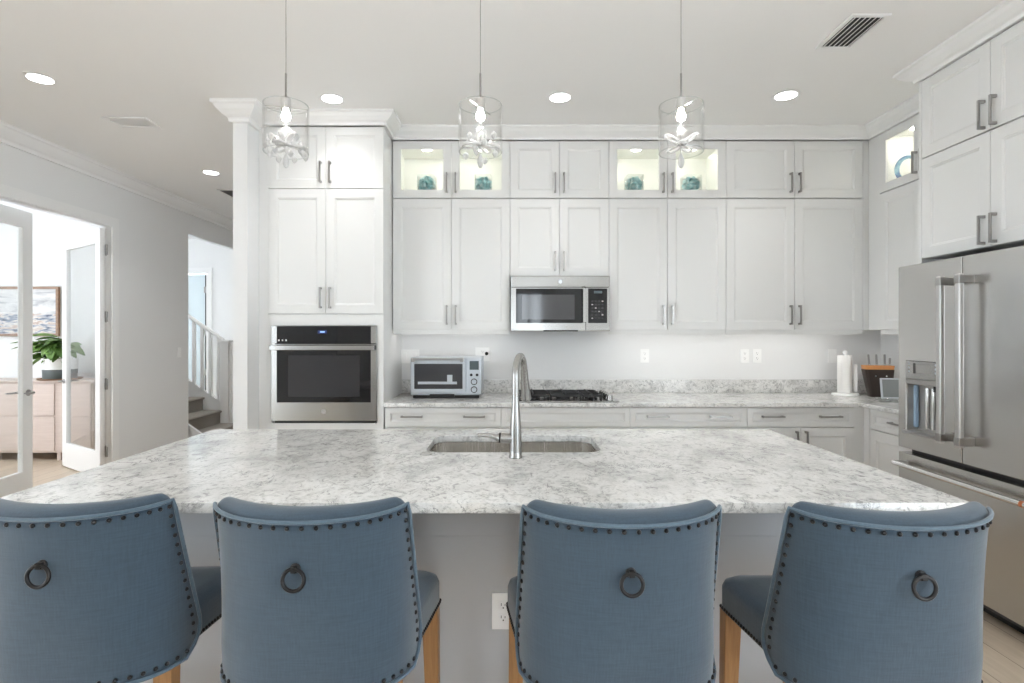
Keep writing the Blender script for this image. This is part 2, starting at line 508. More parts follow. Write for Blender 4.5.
# ------------------------------------------------------------------ staircase
def staircase():
    st = thing('staircase', 'carpeted staircase with white balustrade through the far left opening', 'stairs', (-4.01, 7.25, 0))
    y0, y1 = -.47, .45
    for i in range(8):
        x = .26 - i * .26; z = .18 * (i + 1)
        mb = MB().box(x - .285, x, y0, y1, z - .18 if i else 0, z - .035)
        mb.rings([[(x + a, yy, z - .018 + b) for a, b in ((-.285, -.017), (.012, -.017), (.024, -.008), (.026, .004), (.018, .015), (0, .018), (-.285, .018))] for yy in (y0, y1)])
        mb.build('step', M['carpet'], st)
    sl = .18 / .26
    for yy, nm in ((y0 - .045, 'stringer'), (y1, 'stringer')):
        hi = .16 if yy > 0 else .07
        MB().rings([[(.29, y_, 0), (.29, y_, .10 + hi), (-1.82, y_, .10 + hi + 2.11 * sl), (-1.82, y_, 1.25)] for y_ in (yy, yy + .04)]).build(nm, M['trim'], st, bevel=.003)
    yb = y1 + .02
    for i in range(16):
        x = -.05 - i * .115
        zb = .26 + (.29 - x) * sl
        MB().box(x - .020, x + .020, yb - .020, yb + .020, zb - .03, zb + .86).build('baluster', M['trim'], st)
    MB().rings([[(x, yb + dy, 1.12 + (.29 - x) * sl + dz) for dy, dz in ((-.028, 0), (.028, 0), (.034, .025), (.02, .05), (-.02, .05), (-.034, .025))] for x in (.02, -1.8)]).build('handrail', M['trim'], st)
    nw = MB().box(.0, .11, yb - .06, yb + .06, 0, 1.30).build('newel_post', M['trim'], st, bevel=.004)
    MB().box(-.02, .13, yb - .08, yb + .08, 1.30, 1.335).build('cap', M['trim'], nw, bevel=.005)
staircase()
struct(MB().box(-3.895, -3.0, 7.68, 7.78, 0, 1.28).box(-3.875, -2.98, 7.66, 7.80, 1.28, 1.31).build('wall_half', M['trim'], bevel=.003))

# ------------------------------------------------------------------ office furniture
def office():
    c = thing('credenza', 'pink washed wood credenza behind the office french doors', 'cabinet', (-5.55, 6.13, 0))
    MB().box(-.92, .92, .012, .40, .09, .875).build('carcass', M['credenza'], c, bevel=.003)
    MB().box(-.94, .94, -.01, .41, .875, .897).build('top', M['credenza'], c, bevel=.003)
    for x0, x1 in ((-.90, -.21), (-.19, .49), (.56, .90)):
        for z0, z1 in ((.11, .49), (.505, .86)):
            MB().box(x0, x1, 0, .012, z0, z1).build('drawer_front', M['credenza'], c, bevel=.003)
    for x in (-.9, -.2, .50, .86):
        for y in (.03, .34):
            MB().box(x, x + .04, y, y + .04, 0, .09).build('leg', M['credenza'], c)
    p = thing('framed_painting', 'wood framed grey and blue seascape painting on the office wall', 'painting', (-5.99, 6.52, 1.685))
    w, h = .655, .295
    plate(rect(-w, -h, w, h), [rect(-w + .03, -h + .03, w - .03, h - .03)], .035, lambda u, v, q: (u, q, v)).build('frame', M['frame_wood'], p, bevel=.002)
    MB().box(-w + .028, w - .028, .014, .024, -h + .028, h - .028).build('canvas', M['art'], p)
    t = thing('wooden_tray', 'thin wooden tray under the potted plant on the credenza', 'tray', (-5.13, 6.30, .897))
    MB().lathe([(0, 0), (.20, 0), (.215, .018), (.205, .018), (.19, .006), (0, .006)], 32).build('tray_dish', M['frame_wood'], t, smooth=True)
    pl = thing('potted_plant', 'broad leafed green plant in a white and slate pot on the credenza', 'plant', (-5.13, 6.30, .904))
    MB().lathe([(0, 0), (.155, 0), (.158, .004), (.163, .11), (0, .11)], 32).build('pot_base', mat('slate_glaze', (.13, .155, .16), .5), pl, smooth=True)
    MB().lathe([(.163, .11), (.168, .235), (.158, .235), (.155, .20), (0, .20)], 32).build('pot_rim', M['plastic'], pl, smooth=True)
    MB().lathe([(0, .2), (.154, .2), (.154, .207), (0, .215)], 24).build('soil', M['soil'], pl)
    rnd = random.Random(4)
    stems = []
    def leaf_mesh(L, W):
        mb = MB(); rows = []
        for i in range(9):
            t_ = i / 8
            ww = W * math.sin(PI * min(1, t_ * .93 + .05)) ** .75 * (1 - .25 * t_)
            zz = -.30 * L * t_ * t_
            rows.append([(L * t_, k * ww, zz + abs(k) * ww * .28) for k in (-1, -.5, 0, .5, 1)])
        mb.rings(rows, closed=False, cap=False)
        geo = mb.mesh('leaf', M['leaf'], smooth=True)
        return geo
    lm = [leaf_mesh(.25, .058), leaf_mesh(.29, .065), leaf_mesh(.21, .052)]
    mbs = MB()
    for s in range(7):
        a = 2 * PI * s / 7 + .4
        r = .07 + .05 * rnd.random(); hh = .33 + .12 * rnd.random(); rr_ = .5 if math.sin(a) > .2 else .9
        if s == 0: r, hh = .01, .47
        base = Vector((.03 * math.cos(a), .03 * math.sin(a), .2)); tip = Vector((r * math.cos(a) * 1.6, r * math.sin(a) * rr_ - .04, hh))
        mid = (base + tip) / 2 + Vector((0, 0, .04))
        mbs.tube([base, mid, tip], [.008, .006, .005], 8)
        for k in range(7):
            la = a + (k - 3) * .82 + rnd.uniform(-.2, .2)
            if math.sin(la) > .15: la = -la
            o = link('leaf', lm[rnd.randrange(3)], pl, loc=tip - Vector((0, 0, .015 * k)), rot=(rnd.uniform(-.4, .4), rnd.uniform(-.35, .45), la))
            sm = o.modifiers.new('thick', 'SOLIDIFY'); sm.thickness = .002
    mbs.build('stem', M['bark'], pl, smooth=True)
office()

# ------------------------------------------------------------------ cabinet parts
def pull_mesh(L, horiz=False):
    """square-ended bar pull centred on its origin, standing off toward -y"""
    mb = MB(); h = L / 2
    if horiz:
        mb.box(-h, h, -.036, -.026, -.0055, .0055)
        for s in (-1, 1): mb.box(s * h - (.012 if s > 0 else 0), s * h + (.012 if s < 0 else 0), -.030, 0, -.0065, .0065)
    else:
        mb.box(-.0055, .0055, -.036, -.026, -h, h)
        for s in (-1, 1): mb.box(-.0065, .0065, -.030, 0, s * h - (.014 if s > 0 else 0), s * h + (.014 if s < 0 else 0))
    return mb.mesh('handle', M['nickel'])
PULL_V = pull_mesh(.150); PULL_H = pull_mesh(.155, True)

def shaker(w, h, glass=False, fr=.062):
    """door or drawer front: x 0..w, z 0..h, front face at y=0"""
    if glass:
        return plate(rect(0, 0, w, h), [rect(fr, fr, w - fr, h - fr)], .02, XZ)
    mb = MB(); bm = mb.bm
    def ring(i, y): return [bm.verts.new(p) for p in ((i, y, i), (w - i, y, i), (w - i, y, h - i), (i, y, h - i))]
    rs = [ring(0, .02), ring(0, .0015), ring(.0015, 0), ring(fr, 0), ring(fr + .003, .004), ring(fr + .009, .0055), ring(fr + .012, .010)]
    for a, b in zip(rs[:-1], rs[1:]):
        for i in range(4):
            j = (i + 1) % 4; bm.faces.new((a[i], a[j], b[j], b[i]))
    bm.faces.new(rs[-1]); bm.faces.new(rs[0][::-1])
    return mb

def door(parent, x0, x1, z0, z1, pull=None, glass=False, name='door', fr=.062):
    g = .0015
    w, h = x1 - x0 - 2 * g, z1 - z0 - 2 * g
    d = shaker(w, h, glass, fr).build(name, M['cab'], parent, loc=(x0 + g, 0, z0 + g), bevel=.0012 if glass else 0)
    if glass:
        MB().box(fr - .008, w - fr + .008, .008, .012, fr - .008, h - fr + .008).build('pane', M['pane'], d)
    for p in (pull or []):
        kind, px, pz = p
        link('handle', PULL_H if kind == 'h' else PULL_V, d, loc=(px - x0 - g, 0, pz - z0 - g))
    return d

def cabinet(name, label, loc, w, h, depth, rz=0, group=None, hollow=False, cat='cabinet', toe=0):
    c = thing(name, label, cat, loc, rz, group)
    g = .0008
    if hollow:
        t = .018
        mb = MB().box(g, w - g, .021, depth, 0, .05).box(g, w - g, .021, depth, h - t, h - g).box(g, t, .021, depth, .05, h - t).box(w - t, w - g, .021, depth, .05, h - t).box(t, w - t, depth - .012, depth, .05, h - t)
        mb.build('body', M['cab_inner'], c)
        plate(rect(g, 0, w - g, h - g), [rect(.022, .022, w - .022, h - .022)], .002, lambda u, v, q: (u, .0190 + q, v)).build('face_frame', M['cab'], c)
    else:
        MB().box(g, w - g, .021, depth, toe, h - g).build('body', M['cab'], c)
        if toe:
            MB().box(g, w - g, .09, depth, 0.001, toe).build('toe_kick', M['cab'], c)
    return c

def two_doors(c, w, z0, z1, low=True, glass=False, one=False, hz=None):
    m = w / 2
    pz = z0 + .115 if low else z1 - .115
    if hz: pz = hz
    door(c, 0, m, z0, z1, [('v', m - .034, pz)], glass)
    door(c, m, w, z0, z1, [('v', m + .034, pz)], glass)

# ------------------------------------------------------------------ upper cabinets on the back wall
UF = 4.26
UD = BACK - UF - .002
XS = [-.893, .0155, .782, 1.689, 2.75]
TOPZ = 2.905
SPL = 2.462
BOT = 1.44
upper_text = ['beside the tall oven cabinet, above the toaster oven', 'above the stainless microwave', 'right of the microwave', 'in the right corner, above the paper towel holder']
for i in range(4):
    x0, x1 = XS[i], XS[i + 1]; w = x1 - x0
    glass = i in (0, 2)
    if glass:
        lab = ['glass-fronted lit display cabinet nearest the tall oven cabinet', '', 'glass-fronted lit display cabinet right of the middle pendant'][i]
        c = cabinet('display_cabinet', lab, (x0, UF, SPL), w, TOPZ - SPL, UD, group='lit glass cabinets on the back wall', hollow=True)
        two_doors(c, w, 0, TOPZ - SPL, glass=True)
        for px in (w * .27, w * .75):
            MB().lathe([(0, 0), (.034, 0), (.034, -.008), (.028, -.010), (0, -.010)], 24, (px, .13, TOPZ - SPL - .019)).build('puck_light', M['puck'], c, smooth=True)
    else:
        lab = [None, 'short two-door top cabinet over the microwave column', None, 'short two-door top cabinet in the right back corner'][i]
        c = cabinet('top_cabinet', lab, (x0, UF, SPL), w, TOPZ - SPL, UD, group='closed top row cabinets on the back wall')
        two_doors(c, w, 0, TOPZ - SPL)
    zb = 1.856 if i == 1 else BOT
    c = cabinet('wall_cabinet', 'white two-door shaker wall cabinet ' + upper_text[i], (x0, UF, zb), w, SPL - zb - .004, UD, group='white wall cabinets over the back counter')
    two_doors(c, w, .0, SPL - zb - .006, hz=.115)
    if i != 1:
        MB().box(0.001, w - .001, .010, .030, -.035, -.0005).build('light_rail', M['cab'], c, bevel=.002)
        MB().box(.05, w - .05, .06, .085, -.012, -.0005).build('light_strip', M['strip'], c)
# corner filler between the back run and the right run
tag(MB().box(2.751, 2.80, 4.262, BACK - .003, BOT, TOPZ).build('corner_filler', M['cab'], bevel=.001), 'narrow white filler panel in the right corner of the wall cabinets', 'panel')

# ------------------------------------------------------------------ upper cabinets on the right wall (front faces -x)
RF = 2.79
RD = RX - RF - .002
cr = cabinet('display_cabinet', 'glass-fronted lit display cabinet on the right wall, holding a letter', (RF, 4.13, SPL), .82, TOPZ - SPL, RD, rz=R(-90), hollow=True)
two_doors(cr, .82, 0, TOPZ - SPL, glass=True)
for px in (.2, .62):
    MB().lathe([(0, 0), (.034, 0), (.034, -.008), (.028, -.010), (0, -.010)], 24, (px, .13, TOPZ - SPL - .019)).build('puck_light', M['puck'], cr, smooth=True)
cw = cabinet('wall_cabinet', 'white wall cabinet on the right wall, above the knife block', (RF, 4.13, BOT), .82, SPL - BOT - .004, RD, rz=R(-90))
two_doors(cw, .82, 0, SPL - BOT - .006, hz=.115)
MB().box(.001, .819, .010, .030, -.035, -.0005).build('light_rail', M['cab'], cw, bevel=.002)
MB().box(.05, .77, .06, .085, -.012, -.0005).build('light_strip', M['strip'], cw)
tag(MB().box(RF + .004, RX - .003, 4.1312, 4.2588, BOT, TOPZ).build('corner_filler', M['cab']), 'white filler panel between corner and right wall cabinets', 'panel')

# above the fridge
OF = 2.455
for z0, z1, lab in ((1.850, 2.440, 'lower of two white cabinets directly above the refrigerator'), (2.444, 2.903, 'upper of two white cabinets above the refrigerator, touching the crown')):
    c = cabinet('over_fridge_cabinet', lab, (OF, 3.265, z0), .93, z1 - z0, RX - OF - .002, rz=R(-90), group='cabinets above the refrigerator')
    two_doors(c, .93, 0, z1 - z0, hz=.088)
tag(MB().box(OF, RX - .003, 3.266, 3.288, 0, 2.905).build('fridge_side_panel', M['cab'], bevel=.001), 'tall thin white end panel on the far side of the refrigerator', 'panel')
tag(MB().box(OF, RX - .003, 2.312, 2.334, 0, 2.905).build('fridge_side_panel', M['cab'], bevel=.001), 'tall thin white end panel on the near side of the refrigerator', 'panel')

# ------------------------------------------------------------------ tall oven cabinet + wall oven
TF = 3.97
tx = -1.733; tw = -.898 + 1.733
tall = thing('tall_oven_cabinet', 'tall white cabinet with four doors built around the wall oven', 'cabinet', (tx, TF, 0))
OZ0, OZ1 = .765, 1.468
ox0, ox1 = .030, .786
t_ = .02
D = BACK - TF - .002
MB().box(.001, tw - .001, .021, D, 1.53, 2.905).box(.001, tw - .001, .021, D, .02, .70).box(.001, .022, .021, D, .70, 1.53).box(tw - .022, tw - .001, .021, D, .70, 1.53).build('body', M['cab'], tall)
plate(rect(0.0005, .50, tw - .0005, 1.550), [rect(ox0 - .002, OZ0 - .002, ox1 + .002, OZ1 + .002)], .018, lambda u, v, h: (u, .003 + h, v)).build('oven_surround', M['cab'], tall, bevel=.001)
two_doors(tall, tw, 2.458, 2.905)
two_doors(tall, tw, 1.553, 2.455)
door(tall, 0, tw, .12, .498, [('h', tw / 2, .40)], name='drawer')
tag(MB().box(-1.799, -1.7335, TF + .004, BACK - .003, 0, 2.905).build('filler_panel', M['cab']), 'narrow white filler strip between wall end and oven cabinet', 'panel')

def wall_oven():
    o = thing('wall_oven', 'stainless built-in wall oven with black glass door in tall cabinet', 'oven', (tx + ox0, TF, OZ0))
    w = ox1 - ox0; h = OZ1 - OZ0
    MB().box(.012, w - .012, .02, .56, .004, h - .004).build('housing', M['black'], o)
    # upper control panel
    cp = MB().box(0, w, -.012, .02, h - .130, h).build('control_panel', M['steel'], o, bevel=.002)
    MB().box(.040, w - .040, -.0145, -.012, h - .130, h - .004).build('panel_glass', M['blackglass'], cp)
    MB().box(.335, .40, -.0155, -.0145, h - .058, h - .034).build('display', mat('oven_display', (.02, .03, .09), .2, emit=(.05, .08, .3), strength=.12), cp)
    MB().box(.352, .385, -.0158, -.0155, h - .050, h - .041).build('clock_digits', M['blue_led'], cp)
    for k in range(3):
        MB().box(.050 + k * .026, .060 + k * .026, -.0152, -.0145, h - .112, h - .100).build('button_mark', M['plastic'], cp)
    # door
    d = plate(rect(0, .018, w, h - .134), [rect(.040, .150, w - .040, h - .140)], .030, lambda u, v, q: (u, -.015 + q, v)).build('door', M['steel'], o, bevel=.0015)
    MB().box(.038, w - .038, -.010, .012, .148, h - .137).build('door_window', M['blackglass'], d)
    MB().box(.12, w - .12, -.0108, -.010, .19, h - .215).build('inner_window', mat('dark_inner_window', (.028, .028, .032), .06), d)
    MB().lathe([(0, 0), (.018, 0), (.018, -.002), (0, -.002)], 24, (w / 2, -.015, .085), 'y').build('badge', M['nickel'], d)
    hd = MB().box(.008, w - .004, -.068, -.052, h - .176, h - .142)
    for x in (.022, w - .05): hd.box(x, x + .022, -.056, -.014, h - .172, h - .146)
    hd.build('handle', M['steel'], d, bevel=.003)
    MB().box(.02, w - .02, -.002, .02, 0, .016).build('vent_slot', M['dark_slot'], o)
wall_oven()

# ------------------------------------------------------------------ base cabinets
BF = 3.955
BX = [-.885, -.05, .878, 1.72, 2.49]
CT = .914
CB = .882
base_text = ['below the toaster oven, with two-pull drawer', 'without pulls on its drawer front, below the cooktop', 'right of the cooktop, with two-pull drawer', 'in the right corner, with doors visible past the island']
for i in range(4):
    x0, x1 = BX[i], BX[i + 1]; w = x1 - x0
    c = cabinet('base_cabinet', 'white base cabinet ' + base_text[i], (x0, BF, 0), w, CB, BACK - BF - .002, group='white base cabinets under the back counter', toe=.10)
    pulls = [] if i == 1 else [('h', w * .235, .815), ('h', w * .77, .815)]
    door(c, 0, w, .738, .878, pulls, name='drawer', fr=.036)
    door(c, 0, w / 2, .105, .735, [('v', w / 2 - .034, .635)])
    door(c, w / 2, w, .105, .735, [('v', w / 2 + .034, .635)])
tag(MB().box(2.4905, 2.60, BF + .004, BF + .10, .001, CB).box(2.562, 2.60, 3.90, BF + .10, .001, CB).build('corner_filler', M['cab']), 'white filler post in the inner corner of the base cabinets', 'panel')
BR = 2.56
c = cabinet('base_cabinet', 'white base cabinet with drawer and door beside the refrigerator', (BR, 3.89, 0), .595, CB, RX - BR - .002, rz=R(-90), toe=.10)
door(c, 0, .595, .738, .878, [('h', .30, .815)], name='drawer', fr=.036)
door(c, 0, .595, .105, .735, [('v', .55, .635)])

# perimeter countertop (L) with upstand
ctop = plate([(-.893, 3.93), (2.525, 3.93), (2.525, 3.292), (RX - .002, 3.292), (RX - .002, BACK - .002), (-.893, BACK - .002)], [], .031, lambda u, v, h: (u, v, CB + .001 + h))
tag(ctop.build('perimeter_countertop', M['quartz'], bevel=.004), 'marbled white quartz countertop along the back wall and right corner', 'countertop')
tag(MB().box(-.893, RX - .004, BACK - .022, BACK - .001, CT + .0005, 1.024).build('backsplash', M['quartz'], bevel=.002), 'low marbled quartz upstand along the back wall', 'backsplash')
tag(MB().box(RX - .022, RX - .002, 3.292, BACK - .023, CT + .0005, 1.024).build('backsplash', M['quartz'], bevel=.002), 'low marbled quartz upstand on the right wall', 'backsplash')

# ------------------------------------------------------------------ microwave
def microwave():
    x0, x1 = .022, .776
    o = thing('microwave', 'stainless over-range microwave with black glass door', 'microwave', (x0, 4.19, 1.434))
    w = x1 - x0; h = .418
    MB().box(.002, w - .002, .03, BACK - 4.19 - .003, .012, h).build('housing', M['steel'], o, bevel=.003)
    MB().box(0, w, 0, .03, h - .088, h).build('top_panel', M['steel'], o, bevel=.006)
    MB().lathe([(0, 0), (.015, 0), (.015, -.003), (0, -.003)], 24, (w / 2, 0, h - .045), 'y').build('badge', M['silver'], o)
    d = plate(rect(0, .0, .570, h - .090), [rect(.040, .060, .545, h - .100)], .030, XZ).build('door', M['steel'], o, bevel=.002)
    MB().box(.039, .546, -.001, .02, .058, h - .098).build('door_glass', M['blackglass'], d)
    MB().box(.085, .485, -.002, -.001, .085, h - .145).build('window_mesh', M['grayglass'], d)
    hd = MB().rings([[(.545 + a, -.042 + b, z) for a, b in ((0, 0), (.030, 0), (.030, .014), (0, .014))] for z in (.062, h - .100)])
    for z in (.075, h - .135): hd.box(.552, .568, -.03, .0, z, z + .02)
    hd.build('handle', M['steel'], d, bevel=.003)
    k = plate(rect(.572, 0, w, h - .090), [rect(.590, .060, w - .022, h - .100)], .030, XZ).build('control_panel', M['steel'], o, bevel=.002)
    MB().box(.589, w - .021, -.001, .02, .058, h - .098).build('keypad', M['blackglass'], k)
    MB().box(.632, .695, -.0016, -.001, h - .135, h - .115).build('display', M['lcd'], k)
    for r in range(6):
        for q in range(4):
            MB().box(.614 + q * .026, .626 + q * .026, -.0014, -.001, .090 + r * .026, .098 + r * .026).build('key_mark', M['grayglass'] if (r + q) % 4 else M['nickel'], k)
    MB().box(.25, .51, -.002, .03, -.006, .004).build('vent_slot', M['dark_slot'], o)
    MB().box(.03, w - .03, .05, .40, .002, .012).build('underside', M['nickel'], o)
microwave()

# ------------------------------------------------------------------ cooktop
def cooktop():
    o = thing('cooktop', 'black gas cooktop with cast iron grates set in back counter', 'cooktop', (.43, 4.20, CT + .0005))
    MB().poly(rrect(-.375, -.235, .375, .235, .02), 0, .010, XY).build('base_tray', M['steel'], o, bevel=.002)
    for cx in (-.25, -.0, .20):
        g = MB()
        x0, x1 = cx - .12, cx + (.12 if cx < .1 else .09)
        if cx < .1 and cx > -.1: x0, x1 = -.125, .105
        if cx > .1: x0, x1 = .110, .255
        if cx < -.1: x0, x1 = -.355, -.130
        z0, z1 = .036, .050
        for y in (-.20, .20): g.box(x0, x1, y - .007, y + .007, z0, z1)
        for x in (x0, x1 - .014): g.box(x, x + .014, -.20, .20, z0, z1)
        g.box((x0 + x1) / 2 - .006, (x0 + x1) / 2 + .006, -.20, .20, z0, z1 + .006)
        for y in (-.10, 0, .10): g.box(x0, x1, y - .006, y + .006, z0, z1 + .006)
        for x in (x0, x1 - .014):
            for y in (-.20, .186): g.box(x, x + .014, y, y + .014, .010, z0)
        g.build('grate', M['iron'], o, bevel=.002)
    for x, y, r in ((-.24, -.10, .045), (-.24, .11, .035), (-.01, 0, .055), (.20, -.10, .035), (.20, .11, .045)):
        MB().lathe([(0, .010), (r, .010), (r, .020), (r * .75, .024), (r * .7, .030), (0, .031)], 24, (x, y, 0)).build('burner', M['black'], o, smooth=True)
    for k in range(5):
        MB().lathe([(0, .010), (.024, .010), (.021, .044), (.017, .048), (0, .048)], 20, (.315, -.17 + k * .085, 0)).build('knob', M['steel'], o, smooth=True)
cooktop()

# ------------------------------------------------------------------ refrigerator (front faces -x)
def fridge():
    W = .915
    o = thing('refrigerator', 'large stainless french-door refrigerator with water dispenser', 'refrigerator', (2.315, 3.262, 0), R(-90))
    w = W
    MB().box(.006, w - .006, .075, RX - 2.315 - .005, .03, 1.79).build('housing', mat('dark_gray_housing', (.10, .10, .10), .5), o, bevel=.003)
    MB().box(.02, w - .02, .09, .5, 0.002, .03).build('base_grille', M['black'], o)
    hw = w / 2
    # left door with dispenser opening
    dx0, dx1, dz0, dz1 = .062, .335, .845, 1.250
    dl = plate(rect(.002, .742, hw - .002, 1.80), [rect(dx0, dz0, dx1, dz1)], .068, XZ).build('door', M['steelv'], o, bevel=.004)
    dr = MB().box(hw + .002, w - .002, 0, .068, .742, 1.80).build('door', M['steelv'], o, bevel=.004)
    fz = MB().box(.002, w - .002, 0, .068, .085, .712).build('freezer_drawer', M['steelv'], o, bevel=.004)
    for d in (dl, dr):
        hx = hw - .075 if d is dl else hw + .045
        hb = MB().box(hx, hx + .032, -.078, -.050, .835, 1.705)
        hb.build('handle', M['handle_steel'], d, bevel=.007, seg=3)
        for z in (.845, 1.655):
            MB().box(hx - .001, hx + .033, -.080, .002, z, z + .042).build('handle_mount', M['nickel'], d, bevel=.004)
    MB().tube([(.045, -.060, .655), (w - .02, -.060, .655)], .014, 16).build('handle', M['chrome'], fz, smooth=True)
    for x in (.055, w - .055):
        MB().box(x, x + .028, -.064, .002, .640, .670).build('handle_mount', M['nickel'], fz, bevel=.004)
    MB().tube([(.845, -.060, .655), (.862, -.060, .655)], .0148, 16).build('handle_band', M['copper'], fz, smooth=True)
    # dispenser: a framed cavity
    t = .006
    ds = MB().box(dx0, dx1, .062, .067, dz0, dz1).box(dx0, dx0 + t, .004, .062, dz0, dz1).box(dx1 - t, dx1, .004, .062, dz0, dz1).box(dx0, dx1, .004, .062, dz0, dz0 + t).build('dispenser', mat('dispenser_gray', (.50, .49, .47), .35, .4), o)
    MB().box(dx0 + .001, dx1 - .001, -.003, .050, 1.148, dz1 - .001).build('control_panel', M['steel'], ds, bevel=.002)
    MB().box(dx0 + .085, dx1 - .085, -.004, -.003, 1.185, 1.232).build('display', M['nickel'], ds)
    MB().box(dx0 + .062, dx0 + .078, -.004, -.003, 1.180, 1.238).build('display_edge', M['black'], ds)
    for s in (dx0 + .030, dx1 - .045):
        for q in range(3):
            MB().lathe([(0, 0), (.006, 0), (.006, -.002), (0, -.002)], 12, (s, -.003, 1.19 + q * .022), 'y').build('button', M['silver'], ds)
    MB().box(dx0 + .001, dx1 - .001, -.006, .045, 1.118, 1.146).build('light_bar', M['nickel'], ds, bevel=.004)
    MB().box(dx0 - .004, dx1 + .004, -.022, .055, dz0 - .012, dz0 + .004).build('drip_tray', M['nickel'], ds, bevel=.004)
    MB().box(dx0 + .008, dx0 + .028, .034, .058, dz0 + .02, 1.11).build('water_light', mat('blue_water_light', (.45, .62, .82), .25, emit=(.35, .6, 1), strength=.0), ds, bevel=.008)
    for x in (.12, .165):
        MB().lathe([(.011, dz0 + .03), (.013, 1.10)], 16, (dx0 + x, .035, 0)).build('nozzle_tube', M['chrome'], ds, smooth=True)
    MB().box(dx0 + .20, dx0 + .255, .030, .040, .93, 1.06).build('paddle', M['steel'], ds, bevel=.006)
    MB().box(dx0 + .19, dx1 - .008, .01, .05, 1.085, 1.118).build('ice_chute', M['black'], ds, bevel=.004)
fridge()

# ------------------------------------------------------------------ island
IX0, IX1, IY0, IY1 = -1.507, 1.335, 1.58, 2.824
def island():
    b = thing('kitchen_island', 'grey-white panelled kitchen island under the marbled top', 'island', (0, 1.88, 0))
    X0, X1 = -1.465, 1.29
    MB().box(X0, X1, 0, .02, .001, .882).build('back_panel', M['island_paint'], b)
    MB().box(X0, X0 + .02, .021, .90, .001, .882).box(X1 - .02, X1, .021, .90, .001, .882).build('end_panel', M['island_paint'], b)
    MB().box(X0, X1, .90, .92, .10, .882).box(X0, X1, .84, .86, .001, .10).build('front_panel', M['cab'], b)
    MB().box(X0, X1, -.018, -.0005, .715, .882).build('apron', M['island_paint'], b, bevel=.002)
    MB().box(X0, X1, -.014, -.0005, .001, .13).build('baseboard', M['island_paint'], b, bevel=.003)
    hole = rrect(-.345, 2.265, .392, 2.655, .075, 8)
    top = plate(rrect(IX0, IY0, IX1, IY1, .012, 3), [hole], .031, lambda u, v, h: (u, v, CB + .001 + h))
    tag(top.build('island_countertop', M['quartz'], bevel=.004), 'long marbled white quartz island top with sink cutout', 'countertop')
    s = thing('kitchen_sink', 'undermount stainless sink in the island top', 'sink', (.0235, 2.465, .70))
    w, d = .375, .197
    mb = MB(); rings = []
    for dx, z in ((.012, .180), (.0, .180), (-.004, .02), (-.03, .0)):
        rings.append([(x, y, z) for x, y in rrect(-w - dx, -d - dx, w + dx, d + dx, max(.03, .08 + dx), 8)])
    mb.rings(rings, True, False)
    mb.bm.faces.new([mb.bm.verts.new(p) for p in rings[-1]])
    bmesh.ops.remove_doubles(mb.bm, verts=mb.bm.verts, dist=1e-5)
    so = mb.build('basin', M['sinksteel'], s, smooth=True)
    md = so.modifiers.new('thick', 'SOLIDIFY'); md.thickness = .002
    MB().lathe([(0, .001), (.045, .001), (.045, .005), (.03, .003), (0, .002)], 24, (0, .05, 0)).build('drain', M['chrome'], s, smooth=True)
    # faucet
    f = thing('kitchen_faucet', 'tall brushed steel pull-down faucet standing behind the sink', 'faucet', (.030, 2.165, CT + .0005))
    MB().lathe([(0, 0), (.027, 0), (.027, .006), (.0245, .010), (.024, .03), (.0235, .10), (.020, .15), (.0155, .20), (.0142, .24), (0, .24)], 28).build('body', M['faucet'], f, smooth=True)
    pts = [(0, 0, .235), (0, 0, .30)]
    rad = .080
    ang = R(76)      # direction of the spout in plan, mostly away from the viewer
    dx, dy = math.cos(ang), math.sin(ang)
    for k in range(13):
        t = PI - PI * k / 12 * .94
        q = rad + rad * math.cos(t)
        pts.append((dx * q, dy * q, .316 + rad * math.sin(t) * 1.0))
    MB().tube(pts, .0142, 20).build('neck', M['faucet'], f, smooth=True)
    e = Vector(pts[-1]); e0 = Vector(pts[-2]); dr = (e - e0).normalized(); dr = (dr + Vector((dx * .12, dy * .06, -.5))).normalized()
    MB().tube([e - dr * .005, e + dr * .03, e + dr * .07, e + dr * .125, e + dr * .13], [.0150, .0160, .019, .023, .018], 20).build('spray_head', M['faucet'], f, smooth=True)
    MB().tube([(-.015, 0, .075), (-.058, 0, .078)], .020, 20).build('valve', M['faucet'], f, smooth=True)
    MB().tube([(-.059, 0, .078), (-.066, 0, .0785)], .0205, 20).build('handle_ring', M['bronze'], f, smooth=True)
    MB().tube([(-.066, 0, .078), (-.080, 0, .080), (-.10, -.005, .088), (-.150, -.01, .090)], [.019, .011, .009, .008], 14).build('handle', M['faucet'], f, smooth=True)
    a = thing('air_switch_button', 'small round steel air switch button left of the sink', 'button', (-.332, 2.225, CT + .0005))
    MB().lathe([(0, 0), (.025, 0), (.025, .005), (.019, .008), (.014, .004), (0, .004)], 24).build('button_rim', M['nickel'], a, smooth=True)
    MB().lathe([(0, .004), (.011, .004), (.010, .009), (0, .010)], 20).build('button_cap', M['nickel'], a, smooth=True)
island()

